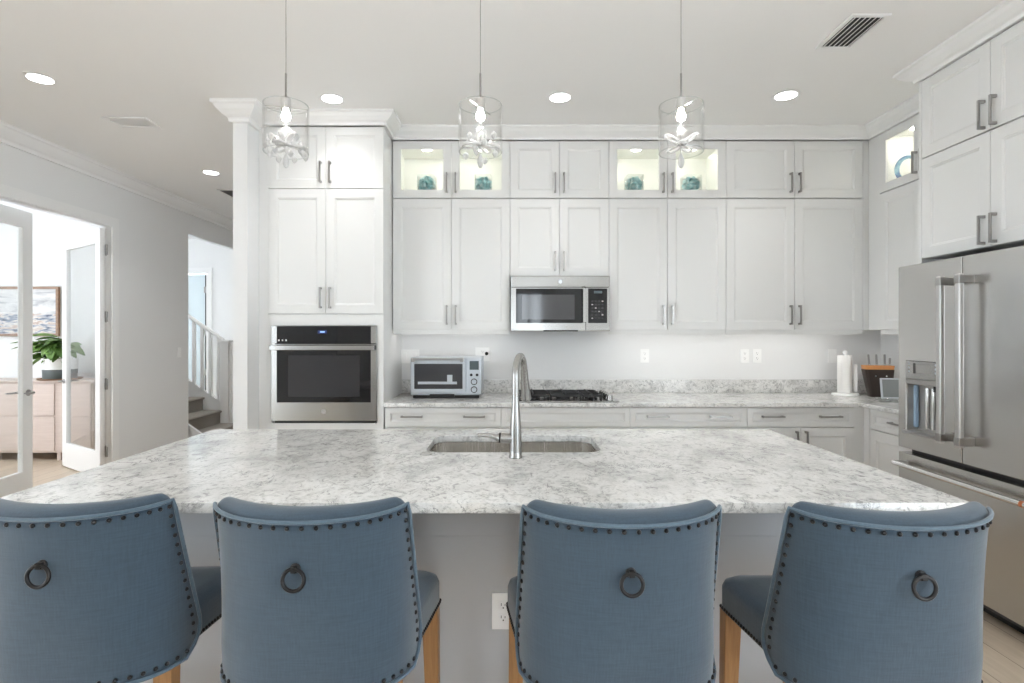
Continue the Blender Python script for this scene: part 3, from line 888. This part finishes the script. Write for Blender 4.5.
# ------------------------------------------------------------------ outlets
def outlet(loc, label, kind='duplex', rz=0, w=.072, h=.115, group=None):
    o = thing('wall_outlet' if kind != 'switch' else 'light_switch', label, 'outlet' if kind != 'switch' else 'switch', loc, rz, group)
    MB().box(-w / 2, w / 2, -.006, -.0005, -h / 2, h / 2).build('cover_plate', M['plastic'], o, bevel=.002)
    if kind == 'duplex':
        for s in (-1, 1):
            r = MB().box(-.017, .017, -.008, -.006, s * .021 - .014, s * .021 + .014).build('receptacle', M['plastic'], o, bevel=.002)
            for x, hh in ((-.007, .009), (.006, .007)):
                MB().box(x - .001, x + .001, -.0085, -.008, s * .021 - .001, s * .021 - .001 + hh).build('slot', M['dark_slot'], r)
            MB().lathe([(0, 0), (.0025, 0), (.0025, -.0005), (0, -.0005)], 10, (0, -.008, s * .021 - .008), 'y').build('slot', M['dark_slot'], r)
    else:
        for q in ([0] if w < .1 else [-w / 4, w / 4]):
            MB().box(q - .016, q + .016, -.009, -.006, -.033, .033).build('rocker', M['plastic'], o, bevel=.002)
    return o
G = 'outlets above the back counter'
outlet((1.155, BACK, 1.225), 'white wall outlet just right of the microwave', group=G)
outlet((2.0, BACK, 1.225), 'left one of the paired white outlets on back wall', group=G)
outlet((2.105, BACK, 1.225), 'right one of the paired white outlets on back wall', group=G)
outlet((2.74, BACK, 1.225), 'white plate beside the paper towel roll on back wall', 'switch')
ol = outlet((-.215, BACK, 1.24), 'white double outlet right of toaster oven with black plug', w=.12)
MB().lathe([(0, -.008), (.014, -.008), (.014, -.032), (.008, -.036), (0, -.036)], 16, (.035, 0, .005), 'y').build('plug', M['rubber'], ol, smooth=True)
outlet((-.83, BACK, 1.22), 'white double switch plate left of the toaster oven', 'switch', w=.16)
outlet((-.016, 1.879, .455), 'white outlet on the island back between the middle stools', w=.078, h=.124)
outlet((LX, 6.47, 1.20), 'white light switch on left wall beside stair opening', 'switch', rz=R(90))

# ------------------------------------------------------------------ toaster oven
def toaster():
    o = thing('toaster_oven', 'silver countertop toaster oven with dials on its right', 'toaster oven', (-.752, 4.22, CT + .0005))
    w, h, d = .550, .315, .36
    MB().box(.02, w - .02, .01, d - .01, 0, .022).build('foot_rail', M['black'], o, bevel=.003)
    MB().box(0, w, .015, d, .020, h).build('housing', M['silver'], o, bevel=.012, seg=3)
    dr = plate(rrect(.006, .045, .428, h - .020, .01, 3), [rrect(.032, .072, .404, h - .050, .006, 3)], .022, lambda u, v, q: (u, -.006 + q, v)).build('door', M['silver'], o, bevel=.003)
    MB().box(.030, .406, .002, .010, .070, h - .048).build('door_glass', M['grayglass'], dr)
    MB().box(.06, .36, .0008, .002, .108, .128).build('rack_glint', M['silver'], dr)
    MB().box(.285, .325, .0008, .002, .126, .180).build('rack_end', M['silver'], dr)
    hb = MB().tube([(.030, -.040, h - .012), (.405, -.040, h - .012)], .010, 14)
    hb.build('handle', M['gray'], dr, smooth=True)
    for x in (.030, .400):
        MB().box(x - .014, x + .014, -.044, .004, h - .034, h - .004).build('handle_bracket', M['nickel'], dr, bevel=.005)
    cp = MB().box(.436, w - .004, -.006, .016, .028, h - .012).build('control_panel', M['silver'], o, bevel=.004)
    MB().box(.458, w - .022, -.008, -.006, h - .095, h - .028).build('display', M['lcd'], cp)
    for x in (.470, .515):
        MB().lathe([(0, 0), (.011, 0), (.010, -.006), (0, -.006)], 18, (x, -.006, .180), 'y').build('button', M['bronze'], cp, smooth=True)
    for z in (.128, .068):
        MB().lathe([(0, 0), (.025, 0), (.025, -.004), (.019, -.004)], 24, (.492, -.006, z), 'y').build('dial_ring', M['bronze'], cp)
        MB().lathe([(0, -.004), (.019, -.004), (.017, -.026), (0, -.027)], 24, (.492, -.006, z), 'y').build('dial', M['silver'], cp, smooth=True)
    MB().box(.15, .34, -.004, .02, .006, .032).build('crumb_tray', M['black'], o, bevel=.002)
toaster()

# ------------------------------------------------------------------ paper towel holder, knife block, screen, tray
def counter_items():
    o = thing('paper_towel_holder', 'white paper towel holder with a roll on the corner counter', 'paper towel holder', (2.735, 4.46, CT + .0005))
    MB().lathe([(0, 0), (.098, 0), (.100, .006), (.094, .016), (.03, .020), (0, .020)], 32).build('base', M['plastic'], o, smooth=True)
    MB().lathe([(0, .02), (.008, .02), (.008, .322), (.006, .326), (.014, .334), (.018, .346), (.013, .358), (0, .363)], 20).build('finial', M['plastic'], o, smooth=True)
    mb = MB(); rr = []
    for z in (.022, .10, .22, .318):
        rr.append([((.052 + .005 * math.sin(3 * t) + .003 * math.sin(7 * t)) * math.cos(t), (.052 + .005 * math.sin(3 * t)) * math.sin(t), z) for t in [2 * PI * k / 40 for k in range(40)]])
    rr.append([(x * .95, y * .95, .322) for x, y, z in rr[-1]]); rr.append([(x * .3, y * .3, .318) for x, y, z in rr[-1]])
    mb.rings(rr).build('paper_roll', M['paper'], o, smooth=True)
    MB().rings([[(.045 + .008 * k, -.035 + .012 * math.sin(k * 1.4), z) for k in range(4)] + [(.045 + .008 * k, -.033 + .012 * math.sin(k * 1.4), z) for k in (3, 2, 1, 0)] for z in (.03, .25)]).build('loose_sheet', M['paper'], o)
    # knife block: wider at the top, leaning
    kb = thing('knife_block', 'dark tapered knife block with orange wood top', 'knife block', (2.93, 4.34, CT + .0005), R(-14))
    def sec(hw, hd, cx, z, cy=0): return [(cx + x, cy + y, z) for x, y in rrect(-hw, -hd, hw, hd, .02, 4)]
    MB().rings([sec(.072, .042, 0.0, 0), sec(.075, .044, 0, .004), sec(.102, .056, -.012, .212), sec(.102, .056, -.012, .216)]).build('block_body', mat('espresso_wood', (.035, .024, .02), .4), kb, smooth=True)
    MB().rings([sec(.100, .054, -.012, .216), sec(.104, .058, -.012, .246)]).build('block_top', M['orange_wood'], kb, smooth=True)
    for x in (-.045, .030):
        MB().lathe([(0, 0), (.007, 0), (.006, -.003), (0, -.003)], 14, (x, -.0535, .165), 'y').build('rivet', M['chrome'], kb)
    L = ['leftmost knife', 'second knife from the left', 'third knife from the left', 'rightmost knife']
    c_, s_ = math.cos(R(-14)), math.sin(R(-14))
    for k, x in enumerate((-.070, -.018, .038, .072)):
        kn = thing('kitchen_knife', L[k] + ' standing in the knife block', 'knife', (2.93 + c_ * x, 4.34 + s_ * x, CT + .2465), R(-14), 'knives in the block')
        tl = R(-5 + 2 * k)
        hgt = .088 if k < 3 else .06
        MB().box(-.006, .006, -.010, .010, 0, hgt).build('knife_handle', M['nickel'], kn, bevel=.004, rot=(0, tl, 0))
        MB().box(-.0065, .0065, -.011, .011, 0, .010).build('bolster', M['chrome'], kn, bevel=.002, rot=(0, tl, 0))
    tr = thing('acrylic_stand', 'clear acrylic tray under the grey screen by the knife block', 'tray', (2.815, 3.99, CT + .0005), R(-12))
    plate(rect(-.115, -.05, .115, .05), [rect(-.109, -.044, .109, .044)], .03, XY).build('tray_rim', M['acrylic'], tr)
    MB().box(-.11, .11, -.045, .045, 0, .021).build('tray_floor', M['acrylic'], tr)
    tb = thing('tablet_screen', 'small grey screen with pale frame in front of knife block', 'screen', (2.815, 3.99, CT + .0225), R(-12))
    MB().box(-.095, .095, -.006, .006, .0, .150).build('screen_frame', M['silver'], tb, bevel=.003, rot=(R(-10), 0, 0))
    MB().box(-.084, .084, -.0072, -.006, .012, .140).build('screen', M['photo_gray'], tb, rot=(R(-10), 0, 0))
counter_items()

# ------------------------------------------------------------------ ornaments in the display cabinets
def petal_mesh():
    mb = MB(); rows = []
    for i in range(5):
        t = i / 4; w = .022 * math.sin(PI * (t * .85 + .1))
        rows.append([(k * w, .010 * t * t + abs(k) * .003, .030 * t) for k in (-1, 0, 1)])
    mb.rings(rows, closed=False, cap=False)
    return mb
def ornaments():
    rnd = random.Random(11)
    xs = [(-.645, 4.375, 'leftmost glass cabinet pane'), (-.195, 4.375, 'second glass pane behind middle pendant'), (1.000, 4.375, 'third glass pane left of right pendant'), (1.455, 4.375, 'fourth glass pane right of right pendant')]
    for i, (x, y, lab) in enumerate(xs):
        o = thing('flower_ornament', 'teal flower cluster in clear cube, ' + lab, 'ornament', (x, y, SPL + .0505), .1 * i - .15, 'teal flower cubes in the display cabinets')
        plate(rrect(-.065, -.065, .065, .065, .012, 3), [rrect(-.061, -.061, .061, .061, .010, 3)], .150, XY).build('glass_cube', M['acrylic'], o)
        mb = MB()
        for k in range(70):
            p = petal_mesh()
            th = rnd.uniform(0, 2 * PI); ph = math.acos(rnd.uniform(-.75, 1))
            d = Vector((math.sin(ph) * math.cos(th), math.sin(ph) * math.sin(th), math.cos(ph)))
            mt = Matrix.Translation(Vector((0, 0, .082)) + d * .040) @ d.to_track_quat('Z', 'Y').to_matrix().to_4x4() @ Matrix.Rotation(rnd.uniform(0, 6), 4, 'Z') @ Matrix.Rotation(rnd.uniform(-.7, .7), 4, 'X')
            me = bpy.data.meshes.new('t'); p.bm.transform(mt); p.bm.to_mesh(me); p.bm.free(); mb.bm.from_mesh(me); bpy.data.meshes.remove(me)
        b = mb.build('petals', M['teal'], o)
        b.modifiers.new('thick', 'SOLIDIFY').thickness = .002
        MB().lathe([(0, .02), (.03, .03), (.04, .06), (.03, .09), (0, .105)], 16).build('flower_core', M['teal'], o, smooth=True)
    # the letter C
    mb = MB(); rings = []
    for k in range(25):
        t = R(50 + 260 * k / 24); u = abs(k / 12 - 1)
        th = .012 + .030 * (1 - u ** 1.8)
        r0 = .105
        cx, cz = r0 * math.cos(t) * .85, r0 * math.sin(t) + .155 * .95
        if k == 0: th = .028
        if k == 1: th = .024
        n = Vector((math.cos(t), math.sin(t)))
        rings.append([(cx + n.x * a, b, cz + n.y * a) for a, b in ((-th / 2, -.012), (th / 2, -.012), (th / 2, .012), (-th / 2, .012))])
    mb.rings(rings)
    zmin = min(v.co.z for v in mb.bm.verts)
    for v in mb.bm.verts: v.co.z -= zmin
    for v in mb.bm.verts: v.co.x *= .72; v.co.z *= .80
    o = mb.build('decorative_letter', M['letter'], None, bevel=.003, loc=(2.90, 3.99, SPL + .0505), rot=(0, 0, R(-38)))
    tag(o, 'blue and purple decorative letter C in the right wall glass cabinet', 'letter')
ornaments()

# ------------------------------------------------------------------ recessed lights and ceiling vents
def recessed():
    spots = [((-1.184, 3.70), 'round recessed ceiling light behind the left pendant'), ((.348, 3.68), 'round recessed ceiling light between middle and right pendants'),
             ((1.845, 3.65), 'round recessed ceiling light nearest the right corner'), ((-2.90, 3.41), 'round recessed ceiling light at far left of the ceiling'),
             ((-2.90, 5.37), 'small distant recessed ceiling light left of the wall end'),
             ((-2.9, 1.2), None), ((-1.2, .6), None), ((.35, .6), None), ((1.85, .6), None), ((-.4, -1.9), None),
             ((-5.6, 5.3), None), ((-5.6, 3.3), None), ((-4.6, 4.6), None), ((-6.5, 4.6), None), ((-4.6, 8.2), None), ((-5.4, 7.4), None), ((-4.5, 7.2), None), ((-2.9, 7.4), None)]  # entries without a label are unseen lights added for brightness
    proto = None
    for k, ((x, y), lab) in enumerate(spots):
        if lab is None: lab = 'unseen round ceiling light added to brighten the rooms'
        if proto is None:
            proto = o = thing('recessed_light', lab, 'ceiling light', (x, y, H), 0, 'recessed ceiling lights')
            MB().rings([[(r * math.cos(t), r * math.sin(t), z) for t in [2 * PI * k_ / 36 for k_ in range(36)]] for r, z in ((.0665, -.001), (.090, -.001), (.092, -.004), (.074, -.007), (.0665, -.004))], loop=True).build('trim_ring', M['trim'], o, smooth=True)
            MB().lathe([(0, -.001), (.066, -.001), (.066, -.004), (0, -.004)], 36).build('diffuser', M['lamp'], o)
            ld = bpy.data.lights.new('downlight', 'AREA'); ld.shape = 'DISK'; ld.size = .13; ld.energy = LAMP; ld.spread = R(105); ld.color = (1, .995, .985)
            lo = bpy.data.objects.new('downlight', ld); COL.objects.link(lo); lo.parent = o; lo.location = (0, 0, -.006)
        else:
            o = dup(proto); o.location = (x, y, H)
        tag(o, lab, 'ceiling light', 'recessed ceiling lights')
recessed()

def register(name, label, x0, x1, y0, y1, slatdir='y', frame=.018, back=None, n=6, m=None, tilt=1.0):
    o = thing(name, label, 'vent', ((x0 + x1) / 2, (y0 + y1) / 2, H))
    w, d = (x1 - x0) / 2, (y1 - y0) / 2
    plate(rect(-w, -d, w, d), [rect(-w + frame, -d + frame, w - frame, d - frame)], .010, lambda u, v, h: (u, v, -.011 + h)).build('frame', M['trim'], o, bevel=.002)
    MB().box(-w + frame, w - frame, -d + frame, d - frame, -.002, -.0008).build('duct_opening', back or M['dark_slot'], o)
    for k in range(n):
        c = (k + .5) / n * 2 - 1
        if slatdir == 'y':
            x = c * (w - frame); mt = Matrix.Translation((x, 0, -.007)) @ Matrix.Rotation(R(-28), 4, 'Y')
            MB().box(-.008, .008, -d + frame, d - frame, -.0007, .0007, mt).build('slat', m or M['trim'], o)
        else:
            y = c * (d - frame); mt = Matrix.Translation((0, y, -.007)) @ Matrix.Rotation(R(35) * tilt, 4, 'X')
            MB().box(-w + frame, w - frame, -.009, .009, -.0007, .0007, mt).build('slat', m or M['trim'], o)
register('ceiling_vent', 'white slatted ceiling vent at upper right near the fridge', 1.70, 1.90, 2.72, 3.05, 'y', .022, n=6)
register('ceiling_vent', 'faint flat white ceiling vent left of the oven wall end', -2.96, -2.64, 4.0, 4.20, 'x', .03, back=M['trim'], n=6, tilt=.15)
register('return_grille', 'dark grey return air grille half hidden by the wall end', -3.17, -2.45, 5.98, 6.6, 'x', .02, back=M['gray'], n=14, m=M['gray'])

# ------------------------------------------------------------------ pendant lamps
def petal_loop(L, W, tilt, az):
    pts = []
    for k in range(18):
        t = 2 * PI * k / 18
        x = L / 2 - L / 2 * math.cos(t); y = W / 2 * math.sin(t) * (.6 + .4 * x / L)
        pts.append(Vector((x, y, 0)))
    mt = Matrix.Rotation(az, 4, 'Z') @ Matrix.Rotation(-tilt, 4, 'Y')
    return [mt @ p for p in pts]
def pendant(x, y, label, rz, n_petals, extra):
    zb = 2.06
    o = thing('pendant_lamp', label, 'pendant lamp', (x, y, zb), rz, 'glass pendants over the island')
    MB().lathe([(0, H - zb - .001), (.06, H - zb - .001), (.058, H - zb - .018), (.012, H - zb - .026), (0, H - zb - .026)], 28).build('canopy', M['chrome'], o, smooth=True)
    MB().tube([(0, 0, .375), (0, 0, H - zb - .02)], .0016, 8).build('cable', M['nickel'], o)
    MB().tube([(0, 0, .28), (0, 0, .378)], .0042, 10).build('stem', M['nickel'], o, smooth=True)
    MB().lathe([(0, .288), (.010, .286), (.019, .276), (.020, .235), (.016, .232), (0, .232)], 24).build('socket', M['chrome'], o, smooth=True)
    sh = MB(); R0 = .087
    sh.rings([[(r * math.cos(t), r * math.sin(t), z) for t in [2 * PI * k / 48 for k in range(48)]] for r, z in ((R0, .065), (R0, .250), (R0 - .004, .252), (R0 - .005, .248), (R0 - .005, .067), (R0 - .002, .063))], loop=True)
    sh.build('glass_shade', M['shade_glass'], o, smooth=True)
    for z in (.064, .251):
        MB().tube([((R0 - .0025) * math.cos(t), (R0 - .0025) * math.sin(t), z) for t in [2 * PI * k / 40 for k in range(40)]], .0020, 8, loop=True).build('shade_rim', M['acrylic'], o, smooth=True)
    for a in (0,):
        MB().tube([(R0 * math.cos(a) * .97, R0 * math.sin(a) * .97, .243), (-R0 * math.cos(a) * .97, -R0 * math.sin(a) * .97, .243)], .0016, 8).build('shade_support', M['chrome'], o)
    MB().lathe([(0, .232), (.009, .230), (.014, .220), (.018, .207), (.014, .194), (0, .187)], 18).build('bulb', M['bulb'], o, smooth=True)
    MB().tube([(0, 0, .06), (0, 0, .190)], .0022, 8).build('crystal_rod', M['crystal'], o)
    for k in range(n_petals):
        az = 2 * PI * k / n_petals
        pts = [p + Vector((0, 0, .095)) for p in petal_loop(.072, .040, R(28 if k % 2 else -8), az)]
        MB().tube(pts, .0055, 8, loop=True).build('crystal_petal', M['crystal'], o, smooth=True)
    for k in range(extra):
        az = 2 * PI * (k + .5) / extra; r = .060 if k % 2 else .074
        z = .055 + .03 * (k % 3)
        MB().lathe([(0, .016), (.009, .008), (.012, 0), (.008, -.010), (0, -.018)], 6, (r * math.cos(az), r * math.sin(az), z)).build('crystal_bead', M['crystal'], o)
    MB().lathe([(0, .062), (.005, .055), (.012, .035), (.013, .022), (.008, .006), (0, 0)], 8).build('crystal_drop', M['crystal'], o)
PY = 2.19
pendant(-.884, PY, 'left glass cylinder pendant, most crowded with crystal beads', .3, 6, 20)
pendant(-.110, PY, 'middle glass cylinder pendant hanging above the faucet', 1.1, 5, 12)
pendant(.689, PY, 'right glass cylinder pendant with open crystal petals', 2.0, 5, 0)

# ------------------------------------------------------------------ counter stools
def stool_proto():
    o = thing('counter_stool', '', 'stool', (0, 0, 0), 0, 'blue counter stools at the island')
    Z0, HH, T = .540, .425, .082
    NU, NV = 22, 20
    def low(v):      # 0 at the top edge, 1 where the wings meet the seat
        return min(1, max(0, (.965 - (Z0 + v * HH)) / .34))
    def base(u, v):
        k = low(v)
        th = u * (1 - .16 * max(0, 1 - v * HH / .06) ** 2) * (R(74) + R(12) * k); sm = math.sin(R(74) + R(12) * k); cm = math.cos(R(74) + R(12) * k)
        q = 1 - .30 * k
        a = .240 + .012 * k; d = .115 + .075 * k
        x = a * math.copysign((abs(math.sin(th)) / sm) ** q, u) if u else 0.0
        y = d * (1 - (math.cos(th)) ** q) / (1 - cm ** q) - (Z0 + v * HH - .836) * .09
        return Vector((x, y, Z0 + v * HH + .010 * abs(u) ** 2 * v ** 4))
    def hw(v): return .24
    def P(u, v, off=0.0):
        p = base(u, v)
        if not off: return p
        e = .01
        n = (base(u + e, v) - base(u - e, v)).cross(Vector((0, -.09, 1))).normalized()
        if n.y < 0: n = -n
        return p + n * off * (1 - .50 * abs(u) ** 3)
    # shell: closed cushion made of rings round the thickness
    mb = MB(); bm = mb.bm
    def grid(off, ins, dz):
        g = []
        for j in range(NV + 1):
            v = j / NV
            row = []
            for i in range(NU + 1):
                u = -1 + 2 * i / NU; u = math.copysign(abs(u) ** 1.15, u)
                p = P(u * (1 - ins), v, off)
                p.z += dz * v ** 6
                row.append(bm.verts.new(p))
            g.append(row)
        return g
    outer = grid(0.0, 0, -.004); inner = grid(T, .03, -.002)
    def rim(g):
        top = g[NV][:]; right = [g[j][NU] for j in range(NV - 1, -1, -1)]; bot = [g[0][i] for i in range(NU - 1, -1, -1)]; left = [g[j][0] for j in range(1, NV)]
        return top + right + bot + left
    for g, fl in ((outer, 0), (inner, 1)):
        for j in range(NV):
            for i in range(NU):
                bm.faces.new((g[j][i], g[j][i + 1], g[j + 1][i + 1], g[j + 1][i]))
    ro, ri = rim(outer), rim(inner)
    # rounded mid rims
    mids = []
    cen = Vector((0, .02, Z0 + HH / 2))
    for f, bulge in ((.12, .007), (.35, .014), (.65, .014), (.88, .008)):
        ring = []
        for a, b in zip(ro, ri):
            p = a.co.lerp(b.co, f)
            d = Vector((p.x, 0, p.z - cen.z)); d = Vector((d.x * .9, 0, d.z))
            # push outward square-ish: up on the top edge, sideways on the sides
            if a.co.z > Z0 + HH * .985: q = Vector((0, 0, 1))
            elif a.co.z < Z0 + .002: q = Vector((0, 0, -1))
            else: q = Vector((math.copysign(.35, p.x), .9, -.3 if p.z < Z0 + .15 else 0)).normalized()
            if q.z > .9: bulge_ = bulge * 1.5
            else: bulge_ = bulge
            ring.append(bm.verts.new(p + q * bulge_))
        mids.append(ring)
    seq = [ro] + mids + [ri]
    for a, b in zip(seq[:-1], seq[1:]):
        n = len(a)
        for i in range(n):
            j = (i + 1) % n
            bm.faces.new((a[i], a[j], b[j], b[i]))
    back = mb.build('backrest', M['fabric'], o, smooth=False)
    for p in back.data.polygons: p.use_smooth = True
    sm = back.modifiers.new('sub', 'SUBSURF'); sm.levels = 1; sm.render_levels = 1
    # piping round the outer edge
    pts = [P(-1 + 2 * i / NU, 1, 0) + Vector((0, -.003, .001)) for i in range(NU + 1)]
    pts += [P(1, j / NV, 0) + Vector((.003, -.002, 0)) for j in range(NV - 1, -1, -1)]
    pts += [P(1 - 2 * i / NU, 0, 0) + Vector((0, -.002, 0)) for i in range(1, NU)]
    pts += [P(-1, j / NV, 0) + Vector((-.003, -.002, 0)) for j in range(0, NV)]
    MB().tube(pts, .0050, 8, loop=True).build('piping', M['piping'], back, smooth=True)
    # nailheads along the top and down both sides
    nm = MB().lathe([(0, -.0045), (.0030, -.0038), (.0052, -.0015), (.0058, .0012), (0, .0016)], 12, (0, 0, 0), 'y').mesh('nailhead', M['bronze'], smooth=True)
    def nail(p, parent, ang=0): link('nailhead', nm, parent, loc=p, rot=(0, 0, ang))
    NT = 20
    for i in range(NT):
        u = -.95 + 1.90 * i / (NT - 1)
        p = P(u, 1 - .0135 / HH, 0); nail(p + Vector((0, -.001, 0)), back, 1.1 * u)
    for s in (-1, 1):
        for j in range(14):
            v = 1 - .038 / HH - j * .0258 / HH
            if v < .03: break
            p = P(s * (1 - .014 / hw(v)), v, 0); nail(p + Vector((0, -.001, 0)), back, s * 1.15)
    for i in range(19):
        u = -.95 + 1.90 * i / 18
        nail(P(u, .035, 0) + Vector((0, -.001, 0)), back, 1.1 * u)
    # ring pull
    c = P(0, (.858 - Z0) / HH, 0)
    rp = MB().lathe([(0, .004), (.012, .002), (.012, -.003), (.008, -.006), (0, -.008)], 20, (0, 0, 0), 'y').build('pull_mount', M['bronze'], back, smooth=True, loc=c)
    MB().box(-.006, .006, -.016, 0, -.006, .008).tube([(.0245 * math.sin(t), -.012 - .004 * (1 - math.cos(t)) / 2, -.022 + .0245 * math.cos(t)) for t in [2 * PI * k / 32 for k in range(32)]], .0046, 10, loop=True).build('ring', M['bronze'], rp, smooth=True)
    # seat
    def ssec(g, z, y0=.12): return [(x * (.868 + .132 * min(1, max(0, (y - .15) / .27))), y, z) for x, y in rrect(-.279 - g, y0 - g, .279 + g, .465 + g, .045, 6)]
    st = MB().rings([ssec(-.012, .560), ssec(0, .566), ssec(0, .635), ssec(-.006, .652), ssec(-.022, .664), ssec(-.06, .671)]).build('seat', M['fabric'], o, smooth=True)
    for k in range(19):
        for s in (-1, 1):
            y = .205 + k * .0128
            link('nailhead', nm, st, loc=(s * .2795 * (.868 + .132 * min(1, (y - .15) / .27)), y, .574), rot=(0, 0, s * PI / 2))
    # legs
    for sx in (-1, 1):
        for fy, sp in ((.435, .01), (.175, -.02)):
            x, y = sx * (.250 if fy > .3 else .185), fy
            MB().rings([[(x + sx * .012 * (1 - t) + a * r, y + sp * (1 - t) + b * r, .5595 * t + .001) for a, b in ((-1, -1), (1, -1), (1, 1), (-1, 1))] for t, r in ((0, .016), (1, .025))]).build('leg', M['leg_wood'], o, bevel=.003)
    for sx in (-1, 1):
        MB().tube([(sx * .196, .165, .21), (sx * .259, .440, .21)], .017, 4, square=True).build('side_stretcher', M['leg_wood'], o, bevel=.003)
    MB().box(-.240, .240, .432, .456, .25, .285).build('footrest', M['leg_wood'], o, bevel=.003)
    MB().box(-.180, .180, .158, .176, .27, .30).build('rear_stretcher', M['leg_wood'], o, bevel=.003)
    return o
sp = stool_proto()
for k, (x, y, a, lab) in enumerate(((-1.090, 1.290, 3, 'blue upholstered counter stool at the far left end, cropped by frame'),
                                    (-.490, 1.27, 0, 'blue upholstered counter stool second from left, in front of the sink side'),
                                    (.278, 1.247, 0, 'blue upholstered counter stool third from left, beside the island outlet'),
                                    (.922, 1.232, -.5, 'blue upholstered counter stool at the far right, nearest the refrigerator'))):
    o = sp if k == 0 else dup(sp)
    o.location = (x, y, 0); o.rotation_euler = (0, 0, R(a))
    tag(o, lab, 'stool', 'blue counter stools at the island')
